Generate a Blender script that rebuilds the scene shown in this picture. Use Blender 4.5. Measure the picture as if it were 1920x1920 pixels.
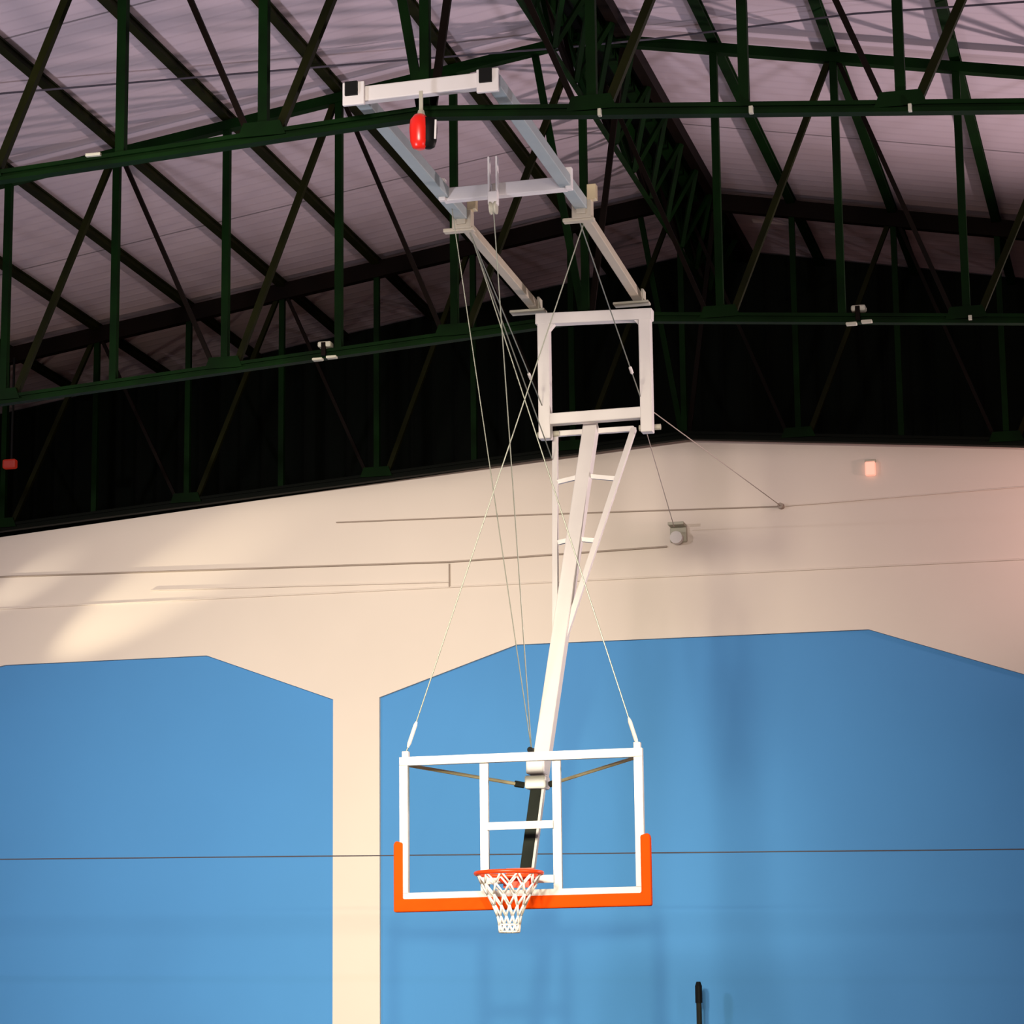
import bpy, bmesh, math
from mathutils import Vector, Matrix

S = bpy.context.scene
for o in list(bpy.data.objects):
    bpy.data.objects.remove(o)
COL = S.collection

# ------------------------------------------------------------ camera
FPX = 5200.0
d = Vector((1310.0, 1050.0, FPX)).normalized()
Hh = FPX * FPX / (1050 + .0115 * 1310)
u = Vector((-.0115 * Hh, -Hh, FPX)).normalized()
xx = Vector((d.y * u.z - d.z * u.y, d.z * u.x - d.x * u.z, d.x * u.y - d.y * u.x))
if xx.x < 0:
    xx = -xx
# world vectors of the camera's right, up and backward axes
right = Vector((xx.x, d.x, u.x))
down = Vector((xx.y, d.y, u.y))
fwd = Vector((xx.z, d.z, u.z))
cam_d = bpy.data.cameras.new('camera')
cam_d.sensor_width = 36
cam_d.lens = 36 * FPX / 1920
cam_d.clip_end = 200
cam = bpy.data.objects.new('camera', cam_d)
COL.objects.link(cam)
m = Matrix((right, -down, -fwd)).transposed().to_4x4()
m.translation = Vector((0, 0, 1.6))
cam.matrix_world = m
S.camera = cam

# ------------------------------------------------------------ world, lights, exposure
w = bpy.data.worlds.new('world')
S.world = w
w.use_nodes = True
w.node_tree.nodes['Background'].inputs[0].default_value = (.6, .62, .8, 1)
w.node_tree.nodes['Background'].inputs[1].default_value = .02
S.view_settings.view_transform = 'Standard'
S.view_settings.look = 'None'
S.view_settings.exposure = 0
S.view_settings.gamma = 1
S.view_settings.use_curve_mapping = False


def area(name, loc, target, size, power, col, sy=None, spread=180):
    l = bpy.data.lights.new(name, 'AREA')
    l.energy = power
    l.color = col
    l.size = size
    l.spread = math.radians(spread)
    if sy:
        l.shape = 'RECTANGLE'
        l.size_y = sy
    o = bpy.data.objects.new(name, l)
    COL.objects.link(o)
    o.location = loc
    o.rotation_euler = (Vector(target) - Vector(loc)).to_track_quat('-Z', 'Y').to_euler()
    return o


def spot(name, loc, target, angle, power, col, radius=.1, blend=.6):
    l = bpy.data.lights.new(name, 'SPOT')
    l.energy = power
    l.color = col
    l.spot_size = math.radians(angle)
    l.spot_blend = blend
    l.shadow_soft_size = radius
    o = bpy.data.objects.new(name, l)
    COL.objects.link(o)
    o.location = loc
    o.rotation_euler = (Vector(target) - Vector(loc)).to_track_quat('-Z', 'Y').to_euler()
    return o


# hall floodlights and added fill and streak spots, all outside the frame
spot('floodlight_left', (-13.5, 15.5, 6.8), (-8.5, 26.7, 3.0), 80, 1350, (.96, .88, .92), .12, .8)
spot('floodlight_right', (3.8, 15.5, 4.6), (-4.7, 20.5, 4.6), 56, 1250, (1, .86, .66), .15, .9)
spot('board_fill', (-1.5, 6.0, 5.5), (-4.7, 19.5, 3.5), 20, 4000, (1, .92, .58), .15, .9)  # added warm spot that brightens board and lower mast, not a known lamp
spot('wall_fill', (-3.0, 2.0, 7.2), (-6.2, 26.7, 1.2), 60, 8200, (1, .865, .78), .9, 1)  # added broad fill from the camera side, no such lamp known
spot('wall_fill_low', (-6.0, 2.0, 7.4), (-7.4, 26.7, 3.1), 30, 16500, (1, .90, .68), .9, 1)  # added narrower fill, makes the middle and pillar of the wall brighter
spot('roof_fill_near', (-10.0, 12.0, 1.0), (-8.2, 17.2, 10.0), 66, 3700, (.86, .86, .98), .5, 1)  # added upward fill, stands in for light bounced off the floor
spot('roof_fill_right', (2.5, 14.5, 1.5), (-1.5, 18.5, 10.0), 60, 2100, (.93, .86, 1), .35, 1)  # added upward fill for the right roof slope, in place of floor bounce
spot('hall_uplight_back', (3.4, 25.4, 4.6), (-6.2, 18.5, 10.2), 84, 2900, (1, .80, .80), .15, .8)
spot('streak_helper_low', (-14.3, 25.7, 4.5), (-10.5, 26.75, 6.55), 11, 1350, (1, .88, .62), .03, 1)  # added grazing spot that draws the long pale streak on the wall
spot('streak_helper_high', (-14.3, 25.8, 5.5), (-11.8, 26.75, 6.8), 9, 330, (1, .9, .70), .03, 1)  # added grazing spot for the shorter upper streak
spot('glow_light_right', (.8, 25.2, 6.6), (-1.0, 26.75, 6.9), 80, 200, (1, .58, .52), .2, 1)


# ------------------------------------------------------------ materials
def mat(name, col, rough=.5, metal=0., var=0., scale=4., emit=None, es=0., bump=0.):
    mt = bpy.data.materials.new(name)
    mt.use_nodes = True
    nt = mt.node_tree
    b = nt.nodes['Principled BSDF']
    b.inputs['Roughness'].default_value = rough
    b.inputs['Metallic'].default_value = metal
    b.inputs['Base Color'].default_value = (*col, 1)
    tc = nt.nodes.new('ShaderNodeTexCoord')
    nz = nt.nodes.new('ShaderNodeTexNoise')
    nz.inputs['Scale'].default_value = scale
    nz.inputs['Detail'].default_value = 4
    nt.links.new(tc.outputs['Object'], nz.inputs['Vector'])
    if var:
        r = nt.nodes.new('ShaderNodeValToRGB')
        r.color_ramp.elements[0].position = .3
        r.color_ramp.elements[1].position = .7
        r.color_ramp.elements[0].color = (*[c * (1 - var) for c in col], 1)
        r.color_ramp.elements[1].color = (*[min(1, c * (1 + var)) for c in col], 1)
        nt.links.new(nz.outputs['Fac'], r.inputs['Fac'])
        nt.links.new(r.outputs['Color'], b.inputs['Base Color'])
    if bump:
        bp = nt.nodes.new('ShaderNodeBump')
        bp.inputs['Strength'].default_value = bump
        bp.inputs['Distance'].default_value = .01
        nt.links.new(nz.outputs['Fac'], bp.inputs['Height'])
        nt.links.new(bp.outputs['Normal'], b.inputs['Normal'])
    if max(col) < .05:
        b.inputs['Specular IOR Level'].default_value = .06
    if emit:
        b.inputs['Emission Color'].default_value = (*emit, 1)
        b.inputs['Emission Strength'].default_value = es
    return mt


def ribbed(name, col, axis, period, depth, seams=(), var=.04, rough=.6, seamcol=None, contrast=.12):
    """sheet cladding: ribs repeat along one axis, a few joints where sheets meet"""
    mt = mat(name, col, rough)
    nt = mt.node_tree
    N, L = nt.nodes, nt.links
    b = N['Principled BSDF']
    tc = next(n for n in N if n.type == 'TEX_COORD')
    nz = next(n for n in N if n.type == 'TEX_NOISE')
    nz.inputs['Scale'].default_value = .8
    sep = N.new('ShaderNodeSeparateXYZ')
    L.new(tc.outputs['Object'], sep.inputs[0])
    ax = sep.outputs['XYZ'.index(axis)]

    def M(op, a, v=None):
        n = N.new('ShaderNodeMath')
        n.operation = op
        for i, s in enumerate((a, v)):
            if s is None:
                continue
            if isinstance(s, (int, float)):
                n.inputs[i].default_value = s
            else:
                L.new(s, n.inputs[i])
        return n.outputs[0]
    wv = M('SINE', M('MULTIPLY', ax, 2 * math.pi / period))
    rib = M('MULTIPLY', M('POWER', M('ADD', M('MULTIPLY', wv, .5), .5), 6.0), 1.0)
    fac = M('MULTIPLY', rib, contrast)
    for s in seams:
        g = M('LESS_THAN', M('ABSOLUTE', M('SUBTRACT', ax, s)), .014)
        fac = M('MAXIMUM', fac, M('MULTIPLY', g, .62))
    mr = N.new('ShaderNodeMapRange')
    mr.inputs['To Min'].default_value = 1 - var
    mr.inputs['To Max'].default_value = 1 + var
    L.new(nz.outputs['Fac'], mr.inputs['Value'])
    val = M('MULTIPLY', M('SUBTRACT', 1.0, fac), mr.outputs[0])
    vm = N.new('ShaderNodeVectorMath')
    vm.operation = 'SCALE'
    vm.inputs[0].default_value = col
    L.new(val, vm.inputs['Scale'])
    L.new(vm.outputs[0], b.inputs['Base Color'])
    bp = N.new('ShaderNodeBump')
    bp.inputs['Strength'].default_value = .5
    bp.inputs['Distance'].default_value = depth
    L.new(rib, bp.inputs['Height'])
    L.new(bp.outputs['Normal'], b.inputs['Normal'])
    return mt


M_roof = ribbed('roof_sheet_lilac', (.44, .35, .39), 'Y', .17, .004, (14.5, 19.54, 24.6), .06, .8, contrast=.06)
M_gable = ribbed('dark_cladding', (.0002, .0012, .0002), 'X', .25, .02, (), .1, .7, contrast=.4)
M_wall = mat('cream_plaster', (.73, .645, .575), .85, var=.03, scale=.6, bump=.05)
M_pillar = M_wall
M_blue = mat('blue_paint', (.064, .265, .60), .8, var=.06, scale=.35)
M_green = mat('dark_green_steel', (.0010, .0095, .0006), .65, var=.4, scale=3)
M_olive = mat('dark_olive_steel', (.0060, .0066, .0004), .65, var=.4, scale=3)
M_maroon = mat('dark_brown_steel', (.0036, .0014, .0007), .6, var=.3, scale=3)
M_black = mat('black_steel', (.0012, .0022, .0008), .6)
M_white = mat('white_enamel', (.68, .64, .63), .45, var=.02, scale=5)
M_grey = mat('pale_grey_steel', (.30, .345, .35), .45, 0, var=.05, scale=5)
M_tan = mat('tan_steel', (.42, .37, .29), .45, 0, var=.05, scale=5)
M_dark = mat('black_plastic', (.008, .008, .008), .5)
M_tube = mat('dark_grey_tube', (.022, .024, .02), .5, 0, var=.3, scale=3)
M_orange = mat('orange_padding', (.86, .070, .0003), .8, var=.04, scale=4)
M_orange.node_tree.nodes['Principled BSDF'].inputs['Specular IOR Level'].default_value = .1
M_rim = mat('orange_red_enamel', (.9, .06, .008), .35)
M_net = mat('white_cord', (.9, .88, .86), .8)
M_red = mat('red_enamel', (.85, .02, .012), .3)
M_wire = mat('steel_cable', (.25, .26, .22), .4, .5)
M_wired = mat('dark_cable', (.36, .29, .24), .6)
M_blackcable = mat('black_cable', (.05, .04, .055), .6)
M_floor = mat('varnished_maple', (.36, .24, .14), .35, var=.1, scale=2)
M_side = mat('side_wall_paint', (.55, .5, .48), .8)
M_zinc = mat('galvanised_fitting', (.42, .40, .32), .5, .0)
M_lens = mat('lamp_lens', (.9, .85, .7), .2, emit=(1, .85, .6), es=.6)
M_exit = mat('salmon_lamp_glow', (.9, .5, .4), .4, emit=(1, .42, .30), es=.75)
M_redl = mat('red_lamp_glow', (.06, .004, .002), .5, emit=(1, .05, .02), es=.14)
M_gold = mat('brushed_strut', (.62, .52, .33), .35, .4)

M_glass = bpy.data.materials.new('clear_acrylic')
M_glass.use_nodes = True
nt = M_glass.node_tree
nt.nodes.clear()
out = nt.nodes.new('ShaderNodeOutputMaterial')
mx = nt.nodes.new('ShaderNodeMixShader')
tr = nt.nodes.new('ShaderNodeBsdfTransparent')
tr.inputs[0].default_value = (.97, .985, .985, 1)
gl = nt.nodes.new('ShaderNodeBsdfGlossy')
gl.inputs['Roughness'].default_value = .04
fr = nt.nodes.new('ShaderNodeFresnel')
fr.inputs[0].default_value = 1.12
nt.links.new(fr.outputs[0], mx.inputs[0])
nt.links.new(tr.outputs[0], mx.inputs[1])
nt.links.new(gl.outputs[0], mx.inputs[2])
nt.links.new(mx.outputs[0], out.inputs[0])


# ------------------------------------------------------------ mesh helpers
def bar(bm, a, b, wd, ht, up=(0, 0, 1)):
    """square bar from a to b; wd across, ht along 'up'"""
    a, b = Vector(a), Vector(b)
    z = (b - a).normalized()
    y = Vector(up) - z * z.dot(Vector(up))
    if y.length < 1e-4:
        y = Vector((0, 1, 0)) - z * z.y
    y.normalize()
    x = y.cross(z)
    vs = []
    for p in (a, b):
        for sx, sy in ((-1, -1), (1, -1), (1, 1), (-1, 1)):
            vs.append(bm.verts.new(p + x * sx * wd / 2 + y * sy * ht / 2))
    for f in ((3, 2, 1, 0), (4, 5, 6, 7), (0, 1, 5, 4), (1, 2, 6, 5), (2, 3, 7, 6), (3, 0, 4, 7)):
        bm.faces.new([vs[i] for i in f])


def box(bm, c, s):
    c = Vector(c)
    bar(bm, c - Vector((s[0] / 2, 0, 0)), c + Vector((s[0] / 2, 0, 0)), s[1], s[2])


def tube(bm, pts, r, n=8, closed=False, cap=True):
    pts = [Vector(p) for p in pts]
    rings = []
    N = len(pts)
    ref = None
    for i, p in enumerate(pts):
        if closed:
            t = (pts[(i + 1) % N] - pts[i - 1]).normalized()
        else:
            t = (pts[min(i + 1, N - 1)] - pts[max(i - 1, 0)]).normalized()
        if ref is None or abs(ref.dot(t)) > .95:
            ref = Vector((0, 0, 1)) if abs(t.z) < .9 else Vector((1, 0, 0))
        x = (ref - t * ref.dot(t)).normalized()
        ref = x
        y = t.cross(x)
        rr = r[i] if isinstance(r, (list, tuple)) else r
        rings.append([bm.verts.new(p + (x * math.cos(2 * math.pi * k / n) + y * math.sin(2 * math.pi * k / n)) * rr) for k in range(n)])
    for i in range(N if closed else N - 1):
        A, B = rings[i], rings[(i + 1) % N]
        for k in range(n):
            bm.faces.new((A[k], A[(k + 1) % n], B[(k + 1) % n], B[k]))
    if not closed and cap:
        bm.faces.new(list(reversed(rings[0])))
        bm.faces.new(rings[-1])


def prism(bm, pts, y0, y1):
    """polygon in the X-Z plane extruded along Y"""
    a = [bm.verts.new((x, y0, z)) for x, z in pts]
    b = [bm.verts.new((x, y1, z)) for x, z in pts]
    n = len(pts)
    bm.faces.new(a)
    bm.faces.new(list(reversed(b)))
    for i in range(n):
        bm.faces.new((a[i], b[i], b[(i + 1) % n], a[(i + 1) % n]))


def obj(name, bm, material, parent=None, bevel=0., smooth=False):
    bmesh.ops.recalc_face_normals(bm, faces=bm.faces)
    me = bpy.data.meshes.new(name)
    bm.to_mesh(me)
    bm.free()
    me.materials.append(material)
    if smooth:
        for p in me.polygons:
            p.use_smooth = True
    o = bpy.data.objects.new(name, me)
    COL.objects.link(o)
    if parent:
        o.parent = parent
        o.matrix_parent_inverse = Matrix.Translation(-parent.location)
    if bevel:
        md = o.modifiers.new('bevel', 'BEVEL')
        md.width = bevel
        md.segments = 2
    return o


def thing(name, label, cat, loc, group=None):
    o = bpy.data.objects.new(name, None)
    o.empty_display_size = .1
    COL.objects.link(o)
    o.location = loc
    o['label'] = label
    o['category'] = cat
    if group:
        o['group'] = group
    return o


def tag(o, label, cat, group=None):
    o['label'] = label
    o['category'] = cat
    if group:
        o['group'] = group
    return o


def struct(name, bm, m, **k):
    o = obj(name, bm, m, **k)
    o['kind'] = 'structure'
    return o


NB = bmesh.new

# ------------------------------------------------------------ room shell
RX = -4.72                      # ridge line
XL, XR = -14.6, 5.2
YN, YF = -3.0, 26.75            # near wall, face of the far wall
YG = 28.85                       # dark gable set back behind the far wall


def roof_z(x):
    return 10.50 + (x - RX) * (.152 if x < RX else -.185)


def wtop(x):
    return 7.88 + (x - RX) * (.078 if x < RX else -.094)


bm = NB()
for x0, x1 in ((XL, RX), (RX, XR)):
    a, b = roof_z(x0), roof_z(x1)
    prism(bm, [(x0, a), (x1, b), (x1, b + .06), (x0, a + .06)], YN, YG + .1)
struct('ceiling', bm, M_roof)

bm = NB()
box(bm, ((XL + XR) / 2, (YN + YG) / 2, -.05), (XR - XL, YG - YN, .1))
struct('floor', bm, M_floor)
bm = NB()
box(bm, (XL - .1, (YN + YG) / 2, 4.5), (.2, YG - YN, 9.0))
struct('wall_left', bm, M_side)
bm = NB()
box(bm, (XR + .1, (YN + YG) / 2, 4.33), (.2, YG - YN, 8.66))
struct('wall_right', bm, M_side)
bm = NB()
prism(bm, [(XL, 0), (XR, 0), (XR, roof_z(XR)), (RX, roof_z(RX)), (XL, roof_z(XL))], YN - .2, YN)
struct('wall_near', bm, M_side)

# far wall: cream face 4 cm proud of the blue recessed fields
bm = NB()
blueL = [(-12.6, 5.45), (-12.04, 5.93), (-9.80, 5.925), (-8.435, 5.41)]
blueR = [(-7.945, 5.41), (-6.51, 5.88), (-2.98, 5.86), (-1.60, 5.39)]
up = [(XL, wtop(XL)), (RX, wtop(RX)), (XR, wtop(XR)), (XR, 5.39)]
low = [(XR, 5.39)] + list(reversed(blueR)) + list(reversed(blueL)) + [(XL, 5.45)]
# upper cream field between roof edge and the heads of the blue fields
a_top = [(XL, wtop(XL)), (-12.04, wtop(-12.04)), (-9.8, wtop(-9.8)), (-8.435, wtop(-8.435)), (-7.945, wtop(-7.945)),
         (-6.51, wtop(-6.51)), (RX, wtop(RX)), (-2.98, wtop(-2.98)), (-1.3, wtop(-1.3)), (-.81, wtop(-.81)), (XR, wtop(XR))]
a_bot = [(XL, 5.45), (-12.04, 5.93), (-9.80, 5.925), (-8.435, 5.41), (-7.945, 5.41), (-6.51, 5.88),
         (RX, 5.87), (-2.98, 5.86), (-1.30, 5.28), (-.81, 5.28), (XR, 5.39)]
rows = []
for y in (YF, YF + .04):
    rows.append(([bm.verts.new((x, y, z)) for x, z in a_top], [bm.verts.new((x, y, z)) for x, z in a_bot]))
(t0, b0), (t1, b1) = rows
for i in range(len(a_top) - 1):
    bm.faces.new((b0[i], b0[i + 1], t0[i + 1], t0[i]))
    bm.faces.new((b0[i], b1[i], b1[i + 1], b0[i + 1]))
    bm.faces.new((t0[i], t0[i + 1], t1[i + 1], t1[i]))
for x0, x1, h in ((-8.435, -7.945, 5.41), (-1.30, -.81, 5.28), (-14.6, -12.9, 5.45)):
    box(bm, ((x0 + x1) / 2, YF + .02, h / 2), (x1 - x0, .04, h))
struct('wall_far', bm, M_wall)
bm = NB()
prism(bm, [(XL, 0), (XR, 0), (XR, 6.2), (XL, 6.2)], YF + .04, YF + .2)
o = struct('wall_far_blue', bm, M_blue)
o.name = 'wall_back'
bm = NB()   # ledge and dark gable behind
for x0, x1 in ((XL, RX), (RX, XR)):
    prism(bm, [(x0, 6.25), (x1, 6.25), (x1, wtop(x1) - .01), (x0, wtop(x0) - .01)], YF + .045, YG)
struct('wall_gable_base', bm, M_side).name = 'trim_1'
bm = NB()
prism(bm, [(XL, 7.0), (XR, 6.8), (XR, roof_z(XR) - .02), (RX, roof_z(RX) - .02), (XL, roof_z(XL) - .02)], YG, YG + .1)
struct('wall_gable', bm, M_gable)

# ------------------------------------------------------------ roof trusses


def node_x(k):
    if k == 0:
        return RX
    s = 1 if k > 0 else -1
    st = 1.03 if k < 0 else 1.01
    return RX + s * (1.14 + (abs(k) - 1) * st)


def truss(label, Y, z0, sl, sr, scale=1.0, top=.085, tm=None, bmat=None):
    t = thing('roof_truss', label, 'roof truss', (RX, Y, z0), None)

    def zb(x):
        return z0 + (x - RX) * (sl if x < RX else -sr)

    def zt(x):
        return 10.345 + (x - RX) * (.152 if x < RX else -.185)
    e0, e1 = XL + .02, XR - .02
    bm = NB()
    for x0, x1 in ((e0, RX), (RX, e1)):
        a, b = Vector((x0, Y, zb(x0))), Vector((x1, Y, zb(x1)))
        o_ = Vector((0, 0, .026))
        bar(bm, a + o_, b + o_, .080 * scale, .028)      # two angle legs with a recess between
        bar(bm, a - o_, b - o_, .080 * scale, .028)
        bar(bm, a, b, .040, .030)
    obj('bottom_chord', bm, bmat or M_green, t)
    bm = NB()
    for x0, x1 in ((e0, RX), (RX, e1)):
        bar(bm, (x0, Y, zt(x0)), (x1, Y, zt(x1)), .09, top)
    obj('top_chord', bm, tm or M_green, t)
    for k in range(-9, 10):
        x = node_x(k)
        bm = NB()
        bar(bm, (x, Y, zb(x) + .03), (x, Y, zt(x) - .03), .062 * scale, .062 * scale, (0, 1, 0))
        obj('vertical_web', bm, M_green, t)
        if k % 2:
            for q in (-1, 1):
                if abs(k + q) > 9:
                    continue
                x2 = node_x(k + q)
                bm = NB()
                wd = (.038 if q < 0 else .052) * scale
                off = .11 * q
                bar(bm, (x + off, Y, zb(x) + .04), (x2 - .05 * q, Y, zt(x2) - .05), wd, wd, (0, 1, 0))
                obj('diagonal_web', bm, M_maroon if q < 0 else M_olive, t)
            bm = NB()
            prism(bm, [(x - .17, zb(x)), (x + .17, zb(x)), (x + .13, zb(x) + .10), (x - .13, zb(x) + .10)], Y - .045, Y - .033)
            obj('gusset_plate', bm, M_green, t)
    for sx, wd, mm in ((-.42, .062, M_green), (.36, .05, M_maroon)):
        bm = NB()
        bar(bm, (RX + .04 * (1 if sx > 0 else -1), Y + .04, z0 + .05), (RX + sx, Y + .04, 10.27), wd * scale, .03, (0, 1, 0))
        obj('ridge_brace', bm, mm, t)
    return t


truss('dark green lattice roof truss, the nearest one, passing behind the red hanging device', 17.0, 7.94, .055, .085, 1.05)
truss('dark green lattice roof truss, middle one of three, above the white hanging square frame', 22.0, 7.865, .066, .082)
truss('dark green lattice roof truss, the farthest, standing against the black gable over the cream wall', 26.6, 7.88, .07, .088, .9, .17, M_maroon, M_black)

# purlins run from the near wall to the gable
names = {1: 'first', 2: 'second', 3: 'third', 4: 'fourth', 5: 'fifth', 6: 'sixth', 7: 'seventh'}
for k in list(range(-7, 0)) + list(range(1, 5)):
    x = node_x(k)
    z = 10.345 + (x - RX) * (.152 if x < RX else -.185) + .088
    bm = NB()
    bar(bm, (x, 12.0, z + .028), (x, YG - .02, z + .028), .085, .018)
    bar(bm, (x, 12.0, z - .028), (x, YG - .02, z - .028), .085, .018)
    bar(bm, (x + .02, 12.0, z), (x + .02, YG - .02, z), .02, .05)
    o = obj('roof_purlin', bm, M_olive if k < 0 else M_green)
    side = 'left' if k < 0 else 'right'
    tag(o, 'dark steel purlin under the lilac roof, %s on the %s of the ridge' % (names[abs(k)], side),
        'purlin', 'roof purlins')

# lattice girder along the ridge
rt = thing('ridge_girder', 'black lattice girder running away along the roof ridge, tangle of thin webs', 'girder', (RX, 22, 9.7))
for dx in (-.10, .17, .36):
    bm = NB()
    bar(bm, (RX + dx, 12.0, 10.36), (RX + dx, YG - .02, 10.36), .09, .14)
    obj('ridge_beam', bm, M_green if dx < .3 else M_maroon, rt)
bm = NB()
bar(bm, (RX + .13, 12.0, 10.45), (RX + .13, YG - .02, 10.45), .60, .02)
obj('ridge_plate', bm, M_dark, rt)
bm = NB()
bar(bm, (RX + .1, 12.0, 9.64), (RX + .1, YG - .02, 9.64), .035, .035)
obj('lower_rod', bm, M_green, rt)
y = 12.4
i = 0
while y < YG - 1.0:
    bm = NB()
    bar(bm, (RX + .1, y, 9.66), (RX - .08, y + .4, 10.33), .04, .04)
    bar(bm, (RX + .1, y, 9.66), (RX - .08, y - .4, 10.33), .04, .04)
    obj('lattice_web', bm, M_maroon if i % 2 else M_green, rt)
    bm = NB()
    bar(bm, (RX + .12, y, 9.66), (RX + .36, y + .4, 10.33), .04, .04)
    bar(bm, (RX + .12, y, 9.66), (RX + .36, y - .4, 10.33), .04, .04)
    obj('lattice_web', bm, M_green, rt)
    y += .8
    i += 1

# ------------------------------------------------------------ suspended backboard unit
XB = -4.728
hoop = thing('basketball_backboard_unit', 'white ceiling-hung basketball goal with clear board, orange padding and net', 'basketball goal', (XB, 19.5, 2.87))
U = hoop

# rails along the roof
for nm, x0, x1 in (('left', -5.13, -5.15), ('right', -4.20, -4.26)):
    bm = NB()
    bar(bm, (x0, 16.80, 8.045), (x0 - .0, 19.55, 8.03), .092, .085)
    r_ = obj('near_rail', bm, M_grey, U, bevel=.006)
    bm = NB()
    bar(bm, (x0, 19.45, 7.985), (x1, 21.92, 7.985), .075, .07)
    obj('far_rail', bm, M_tan, U, bevel=.006)
    bm = NB()
    box(bm, (x0, 19.52, 8.0), (.15, .10, .16))
    box(bm, (x0 - .03, 19.52, 7.92), (.24, .07, .03))
    cl = obj('clamp', bm, M_tan, U, bevel=.008)
    bm = NB()
    box(bm, (x0 + .08, 19.50, 8.12), (.07, .07, .12))
    obj('clamp_lug', bm, M_gold, cl, bevel=.005)
    bm = NB()
    box(bm, (x1 - .06, 21.97, 7.945), (.30, .12, .02))
    box(bm, (x1 + .04, 21.97, 8.0), (.02, .12, .11))
    obj('foot_bracket', bm, M_zinc, U, bevel=.004)
bm = NB()
bar(bm, (-5.12, 16.72, 8.00), (-4.17, 16.72, 8.02), .075, .105)
cb = obj('front_cross_beam', bm, M_white, U, bevel=.008)
for x in (-5.12, -4.205):
    z = 8.00 if x > -5 else 8.0
    bm = NB()
    box(bm, (x, 16.67, z), (.15, .03, .16))
    pl = obj('end_plate', bm, M_white, cb, bevel=.006)
    bm = NB()
    box(bm, (x - .01, 16.65, z + .03), (.085, .03, .095))
    obj('socket', bm, M_dark, pl)['label'] = 'black square socket'
bm = NB()
bar(bm, (-5.13, 18.98, 8.02), (-4.20, 18.98, 8.03), .08, .10)
cb2 = obj('rear_cross_beam', bm, M_white, U, bevel=.006)
for x in (-5.13, -4.17):
    bm = NB()
    box(bm, (x, 18.93, 8.05), (.05, .05, .17))
    obj('beam_clip', bm, M_white, cb2, bevel=.006)
# pulley block on the rear beam
bm = NB()
box(bm, (-4.765, 18.90, 8.08), (.014, .05, .36))
box(bm, (-4.705, 18.90, 8.08), (.014, .05, .36))
box(bm, (-4.735, 18.90, 7.94), (.07, .06, .10))
pb = obj('pulley_block', bm, M_white, U, bevel=.004)
bm = NB()
tube(bm, [(-4.76, 18.90, 7.87), (-4.75, 18.90, 7.87), (-4.735, 18.90, 7.87), (-4.72, 18.90, 7.87), (-4.71, 18.90, 7.87)], [.05, .05, .038, .05, .05], 20)
obj('pulley_wheel', bm, M_zinc, pb)

# hanging square frame
FY = 21.84
for x, zb_, zt_ in ((-5.045, 6.80, 7.86), (-4.185, 6.80, 7.83)):
    bm = NB()
    bar(bm, (x, FY, zb_), (x, FY, zt_), .10, .10, (0, 1, 0))
    obj('frame_upright', bm, M_white, U, bevel=.008)
bm = NB()
bar(bm, (-5.11, FY, 7.83), (-4.12, FY, 7.80), .105, .095)
tb = obj('frame_top_beam', bm, M_white, U, bevel=.008)
for sx, x in ((1, -5.0), (-1, -4.24)):
    bm = NB()
    prism(bm, [(x, 7.80), (x + sx * .07, 7.80), (x, 7.72)], FY - .03, FY + .03)
    obj('corner_gusset', bm, M_white, tb)
bm = NB()
bar(bm, (-5.02, FY, 6.965), (-4.2, FY, 6.97), .09, .095)
obj('frame_bottom_beam', bm, M_white, U, bevel=.008)
for x in (-5.045, -4.185):
    bm = NB()
    tube(bm, [(x - .09, 21.95, 6.87), (x + .09, 21.95, 6.87)], .025, 12)
    obj('pivot_bolt', bm, M_zinc, U)

# mast and V arms
MT, MB_ = Vector((-4.69, 22.0, 6.935)), Vector((XB, 20.06, 3.74))
bm = NB()
bar(bm, MT, MB_, .118, .11, (0, 1, 0))
mast = obj('mast', bm, M_white, U, bevel=.008)
PL, PR = Vector((-5.0, 22.0, 6.88)), Vector((-4.33, 22.0, 6.88))
bm = NB()
bar(bm, PL, PR, .045, .045)
obj('pivot_bar', bm, M_white, U, bevel=.004)


def on_mast(t):
    return MT.lerp(MB_, t)


AE = on_mast(.62)
for P_, s in ((PL, -1), (PR, 1)):
    bm = NB()
    bar(bm, P_, AE + Vector((.035 * s, 0, 0)), .045, .045, (0, 1, 0))
    obj('side_arm', bm, M_white, U, bevel=.004)
for t in (.155, .34):
    for P_, s in ((PL, -1), (PR, 1)):
        a = P_.lerp(AE, t / .62)
        bm = NB()
        bar(bm, a, on_mast(t), .035, .035)
        obj('arm_rung', bm, M_white, U)
# mast foot bracket, lower dark tube
bm = NB()
box(bm, (XB, 20.03, 3.76), (.16, .16, .10))
box(bm, (XB, 20.03, 3.90), (.14, .15, .16))
obj('mast_bracket', bm, M_white, U, bevel=.015)
bm = NB()
bar(bm, (XB, 20.03, 3.72), (XB, 19.62, 3.02), .085, .085, (0, 1, 0))
lt = obj('lower_tube', bm, M_tube, U, bevel=.006)
lt['label'] = 'dark grey tube'
bm = NB()
bar(bm, (XB + .052, 20.02, 3.72), (XB + .052, 19.61, 3.02), .018, .05, (0, 1, 0))
obj('edge_strip', bm, M_white, lt)
bm = NB()
tube(bm, [(XB - .075, 20.12, 4.02), (XB - .075, 20.22, 4.02)], .022, 12)
obj('cable_eye', bm, M_dark, mast)
for s in (-1, 1):
    bm = NB()
    tube(bm, [(XB + .865 * s, 19.58, 3.875), (XB + .10 * s, 20.02, 3.745)], .013, 8)
    obj('tie_rod', bm, M_gold, U)
    bm = NB()
    tube(bm, [(XB + .16 * s, 19.985, 3.755), (XB + .10 * s, 20.02, 3.745)], .024, 8)
    obj('rod_end', bm, M_tube, U)

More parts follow.
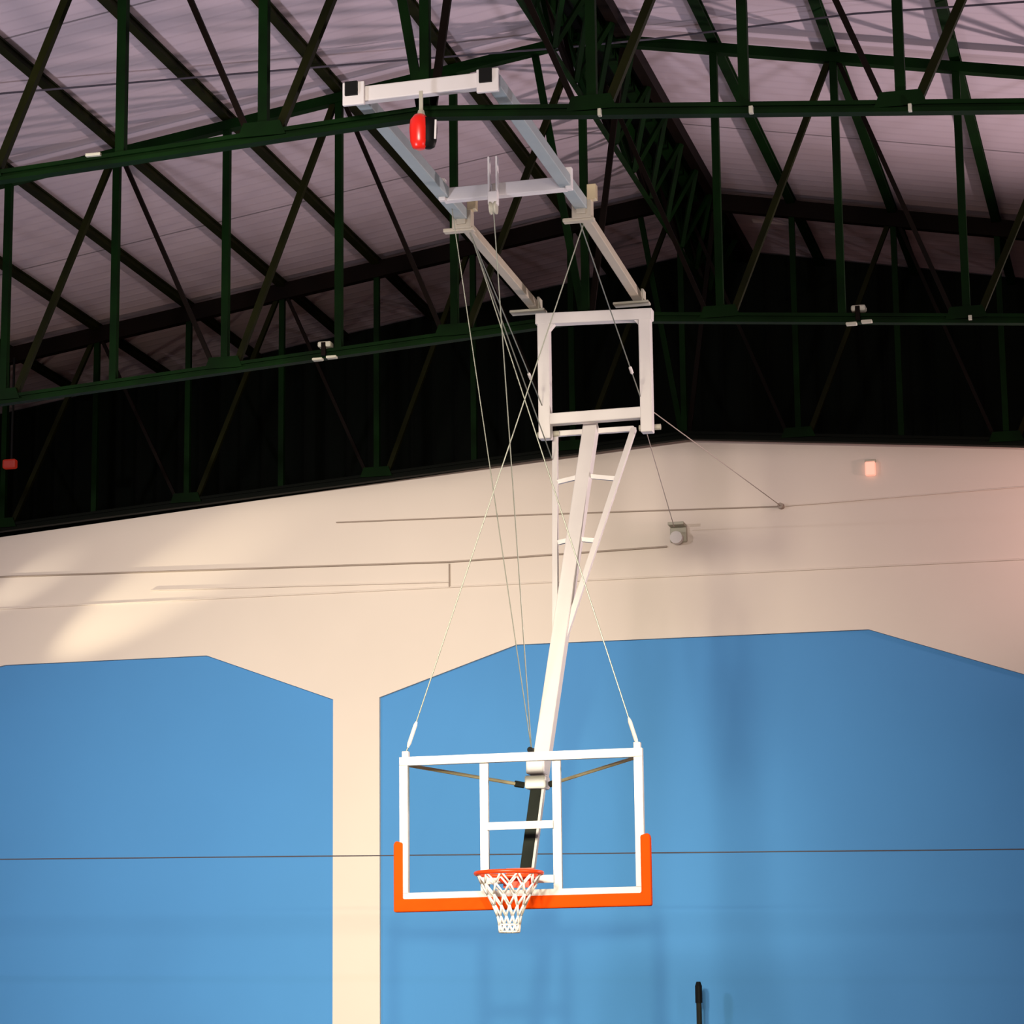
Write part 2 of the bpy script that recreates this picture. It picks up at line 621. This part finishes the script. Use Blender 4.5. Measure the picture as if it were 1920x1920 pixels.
# board
x0, x1, z0, z1 = XB - .905, XB + .905, 2.875, 3.925
BY = 19.5
bm = NB()
box(bm, (XB, BY, (z0 + z1) / 2), (x1 - x0 - .04, .012, z1 - z0 - .04))
obj('glass_pane', bm, M_glass, U)['label'] = 'clear acrylic pane'
bm = NB()
fw = .062
for a, b in (((x0, BY, z1 - fw / 2), (x1, BY, z1 - fw / 2)), ((x0, BY, z0 + fw / 2), (x1, BY, z0 + fw / 2))):
    bar(bm, a, b, .05, fw)
for x in (x0 + fw / 2, x1 - fw / 2):
    bar(bm, (x, BY, z0 + fw - .002), (x, BY, z1 - fw + .002), fw, .05, (0, 1, 0))
obj('board_frame', bm, M_white, U)
for x in (XB - .275, XB + .265):
    bm = NB()
    bar(bm, (x, BY + .02, z0 + fw), (x, BY + .02, z1 - fw), .062, .03, (0, 1, 0))
    obj('support_strip', bm, M_white, U)
bm = NB()
bm.free()
for z in (3.40, 3.01):
    bm = NB()
    bar(bm, (XB - .25, BY - .012, z), (XB + .24, BY - .012, z), .012, .055)
    obj('target_line', bm, M_white, U)
# padding wraps the bottom edge and the lower sides
bm = NB()
prof = [(x0 - .045, 3.29), (x0 - .045, 2.80), (x1 + .045, 2.80), (x1 + .045, 3.29), (x1 + .03, 3.315), (x1 - .026, 3.30),
        (x1 - .026, z0 + .018), (x0 + .026, z0 + .018), (x0 + .026, 3.30), (x0 - .03, 3.315)]
prism(bm, prof, BY - .035, BY + .035)
obj('edge_padding', bm, M_orange, U, bevel=.012)['label'] = 'bright orange foam padding'

# corner eyes
for s in (-1, 1):
    bm = NB()
    box(bm, (XB + .865 * s, BY + .01, z1 + .02), (.05, .05, .05))
    obj('corner_lug', bm, M_white, U, bevel=.006)

# rim, bracket and net
RC = Vector((XB, 19.12, 3.03))
R = .235
bm = NB()
tube(bm, [RC + Vector((R * math.cos(a), R * math.sin(a), 0)) for a in [2 * math.pi * i / 48 for i in range(48)]], .015, 10, closed=True)
rim = obj('rim', bm, M_rim, U, smooth=True)
bm = NB()
box(bm, (XB, BY - .04, 3.02), (.20, .02, .14))
box(bm, (XB, BY - .095, 3.035), (.15, .12, .012))
bar(bm, (XB - .07, BY - .05, 2.965), (XB - .13, RC.y + .18, 3.02), .012, .03)
bar(bm, (XB + .07, BY - .05, 2.965), (XB + .13, RC.y + .18, 3.02), .012, .03)
box(bm, (XB, BY - .055, 3.0), (.24, .02, .10))
obj('rim_bracket', bm, M_rim, rim)
bm = NB()
n = 12
lev = [(.0, .232), (.075, .195), (.15, .155), (.225, .115), (.30, .086), (.36, .074), (.41, .072)]
rings = []
for j, (dz, rr) in enumerate(lev):
    rings.append([RC + Vector((rr * math.cos(2 * math.pi * (i + .5 * (j % 2)) / n), rr * math.sin(2 * math.pi * (i + .5 * (j % 2)) / n), -dz)) for i in range(n)])
for j in range(len(lev) - 1):
    for i in range(n):
        a = rings[j][i]
        for q in ((0, 1) if j % 2 else (0, -1)):
            tube(bm, [a, rings[j + 1][(i + q) % n]], .0075, 5)
tube(bm, rings[-1], .007, 5, closed=True)
tube(bm, rings[-2], .006, 5, closed=True)
obj('net', bm, M_net, rim, smooth=True)

# bracing and hoist cables belong to the unit
def cable(a, b, r=.0048, m=M_wire, name='brace_cable', parent=U):
    bm = NB()
    tube(bm, [a, b], r, 6)
    return obj(name, bm, m, parent)


def buckle(a, b, t, ln=.12, r=.014, parent=U):
    a, b = Vector(a), Vector(b)
    p = a.lerp(b, t)
    dd = (b - a).normalized() * ln / 2
    bm = NB()
    tube(bm, [p - dd, p - dd * .7, p + dd * .7, p + dd], [r * .5, r, r, r * .5], 8)
    obj('turnbuckle', bm, M_white, parent)


CLl, CLr = (-5.08, 19.55, 7.90), (-4.20, 19.55, 7.90)
c = cable(CLl, (XB + .865, BY + .01, z1 + .03)); buckle(CLl, (XB + .865, BY + .01, z1 + .03), .975, .2, .015, c)
c = cable(CLr, (XB - .865, BY + .01, z1 + .03)); buckle(CLr, (XB - .865, BY + .01, z1 + .03), .965, .2, .015, c)
c = cable(CLl, (-5.06, 21.78, 7.08)); buckle(CLl, (-5.06, 21.78, 7.08), .82, .1, .014, c)
c = cable((-4.24, 19.6, 7.93), (-4.23, 21.78, 7.10)); buckle((-4.24, 19.6, 7.93), (-4.23, 21.78, 7.10), .84, .1, .014, c)
cable((-4.735, 18.9, 7.86), (XB - .075, 20.17, 4.03), .0045, M_wire, 'hoist_cable')
cable((-5.13, 19.2, 7.99), (XB - .075, 20.17, 4.03), .004, M_wire, 'safety_cable')
cable((-5.10, 19.6, 7.93), (-4.98, 21.78, 6.62), .005, M_wire)

# ------------------------------------------------------------ red inertia lock hanging from the front beam
rd = thing('safety_lock', 'small red and black capsule device hanging under the white cross beam', 'safety device', (-4.68, 16.64, 7.60))
bm = NB()
prof = [(.0, .025), (.012, .048), (.05, .062), (.14, .068), (.20, .062), (.235, .035)]
tube(bm, [(-4.655, 16.62, 7.555 + h) for h, r in prof], [r for h, r in prof], 20)
obj('red_housing', bm, M_red, rd, smooth=True)
bm = NB()
tube(bm, [(-4.60, 16.635, 7.56 + h) for h, r in prof[:-1]], [r * .86 for h, r in prof[:-1]], 20)
obj('black_cover', bm, M_dark, rd, smooth=True)['label'] = 'black rear cover'
bm = NB()
bar(bm, (-4.645, 16.62, 7.77), (-4.645, 16.62, 7.955), .025, .012, (0, 1, 0))
obj('strap', bm, M_zinc, rd)
bm = NB()
bar(bm, (-4.545, 16.60, 7.61), (-4.54, 16.60, 7.74), .012, .012, (0, 1, 0))
obj('side_lever', bm, M_white, rd)
bm = NB()
tube(bm, [(-4.645, 16.62, 7.76), (-4.645, 16.62, 7.82)], [.035, .02], 12)
obj('collar', bm, M_zinc, rd)

# ------------------------------------------------------------ fittings on the trusses
def fitting(x, y, z, label):
    t = thing('floodlight', label, 'floodlight', (x, y, z - .03), 'floodlights on the middle truss')
    bm = NB()
    box(bm, (x, y - .03, z + .075), (.12, .10, .05))
    obj('housing', bm, M_zinc, t, bevel=.015)
    bm = NB()
    box(bm, (x - .005, y - .075, z + .03), (.04, .02, .12))
    obj('bracket', bm, M_maroon, t, bevel=.004)
    bm = NB()
    box(bm, (x - .06, y - .06, z - .055), (.09, .06, .022))
    box(bm, (x + .065, y - .06, z - .045), (.09, .06, .022))
    obj('lamp_bar', bm, M_zinc, t, bevel=.006)


fitting(-7.0, 22.0, 7.715, 'small pale floodlight clamped on the middle truss, left of the hanging frame')
fitting(-2.43, 22.0, 7.677, 'small pale floodlight clamped on the middle truss, right of the hanging frame')
for x, y, z, s, lb in ((-7.07, 17.0, 7.85, (.11, .03, .022), 'tiny pale clip on the nearest truss, over its left part'),
                       (-2.52, 17.0, 7.73, (.028, .04, .05), 'tiny pale clip on the nearest truss, second from the right edge'),
                       (-1.50, 17.0, 7.645, (.024, .04, .05), 'tiny pale clip on the nearest truss, close to the right edge'),
                       (-3.52, 17.0, 7.81, (.024, .04, .05), 'tiny pale clip on the nearest truss, right of the white rails'),
                       (-1.53, 22.0, 7.60, (.03, .04, .04), 'tiny pale clip on the middle truss near the right edge')):
    bm = NB()
    box(bm, (x, y - .055, z), s)
    tag(obj('cable_clip', bm, M_zinc, bevel=.004), lb, 'clip', 'clips on the trusses')
# dark haul line under the roof
bm = NB()
tube(bm, [(-14.55, 18.2, 8.75), (-9.24, 20.2, 9.66), (-6.42, 21.4, 10.08), (-4.9, 21.85, 10.22), (-4.09, 21.86, 10.22), (-2.27, 20.94, 9.90), (.3, 20.0, 9.45)], .009, 6)
tag(obj('roof_cable', bm, M_blackcable), 'thin dark cable strung close under the lilac roof, bent at the ridge', 'cable')

# ------------------------------------------------------------ things on and near the far wall
bk = thing('wall_pulley', 'small cream pulley bracket on the cream wall, right of the mast', 'pulley', (-4.83, YF, 6.86))
bm = NB()
box(bm, (-4.83, YF - .02, 6.90), (.17, .04, .15))
obj('back_plate', bm, M_zinc, bk, bevel=.01)
bm = NB()
tube(bm, [(-4.84, YF - .12, 6.86), (-4.84, YF - .04, 6.86)], .062, 16)
obj('wheel', bm, M_white, bk)
bm = NB()
box(bm, (-4.83, YF - .10, 6.99), (.16, .16, .03))
obj('arm', bm, M_zinc, bk, bevel=.005)


def wire(pts, r, m, name, label, cat='cable', group=None):
    bm = NB()
    tube(bm, pts, r, 6)
    return tag(obj(name, bm, m), label, cat, group)


wire([(-14.55, YF - .015, 6.92), (-12.01, YF - .015, 6.87), (-7.2, YF - .015, 6.76), (-4.95, YF - .015, 6.79)], .009, M_wired, 'wall_cable',
     'thin cable across the cream wall from the left edge to the pulley bracket')
wire([(-7.2, YF - .012, 6.74), (-7.2, YF - .012, 6.50)], .008, M_wired, 'wall_cable',
     'short thin cable dropping straight down the cream wall')
wire([(-10.42, YF - .012, 6.64), (-7.2, YF - .012, 6.555)], .008, M_wall, 'wall_cable',
     'cream-painted cable low on the cream wall, left of the mast')
wire([(-14.55, YF - .006, 6.56), (-12.0, YF - .006, 6.53), (-1.56, YF - .006, 6.47), (5.1, YF - .006, 6.43)], .009, M_wall, 'wall_joint_bead',
     'long cream-painted bead running level across the cream wall above the blue fields', 'bead')
wire([(-8.4, YF - .012, 7.24), (-6.42, YF - .012, 7.20), (-3.79, YF - .012, 7.13)], .007, M_wired, 'wall_cable',
     'thin cable high on the cream wall, behind the mast')
wire([(-3.79, YF - .012, 7.13), (-1.52, YF - .012, 7.18), (5.1, YF - .012, 7.3)], .006, M_wall, 'wall_cable',
     'thin cream cable high on the cream wall, right of the anchor hook')
cable((-4.14, 21.86, 6.98), (-3.80, YF - .07, 7.13), .0045, M_wired, 'stay_cable')
cable((-4.2, 21.90, 6.80), (-4.84, YF - .19, 6.94), .004, M_wired, 'pull_cable')
bm = NB()
tube(bm, [(-3.79, YF, 7.13), (-3.80, YF - .06, 7.13)], .03, 10)
tag(obj('anchor_hook', bm, M_wired), 'small dark anchor hook on the cream wall where a stay ends', 'hook')
wire([(XL + .01, 24.0, 3.74), (XR - .01, 24.0, 3.335)], .0055, M_blackcable, 'span_wire',
     'thin dark wire spanning the whole hall in front of the blue fields')

el = thing('emergency_lamp', 'small glowing salmon lamp high on the cream wall at right', 'lamp', (-2.90, YF, 7.38))
bm = NB()
box(bm, (-2.90, YF - .03, 7.45), (.10, .06, .14))
obj('lamp_shade', bm, M_exit, el, bevel=.012)
bm = NB()
box(bm, (-2.90, YF - .01, 7.53), (.11, .04, .03))
obj('lamp_cap', bm, M_zinc, el, bevel=.005)
rl = thing('red_lamp', 'dim red glowing lamp in the black gable at the far left', 'lamp', (-11.9, 26.50, 7.96))
bm = NB()
box(bm, (-11.93, 26.50, 8.03), (.15, .08, .10))
obj('lamp_lens', bm, M_redl, rl, bevel=.02)
bm = NB()
bar(bm, (-11.93, 26.54, 8.07), (-11.93, 26.54, 9.2), .02, .02, (0, 1, 0))
obj('hanger', bm, M_dark, rl)

pt = thing('post', 'thin dark post with a rounded top in front of the right blue field', 'post', (-4.70, 26.5, 0))
bm = NB()
tube(bm, [(-4.70, 26.5, 0), (-4.70, 26.5, 2.42)], .026, 12)
obj('shaft', bm, M_tube, pt)
bm = NB()
tube(bm, [(-4.70, 26.5, 2.30), (-4.70, 26.5, 2.46), (-4.70, 26.5, 2.50)], [.034, .034, .02], 12)
obj('cap', bm, M_dark, pt)
bm = NB()
tube(bm, [(-4.70, 26.5, 0), (-4.70, 26.5, .03)], .14, 20)
obj('base', bm, M_tube, pt)
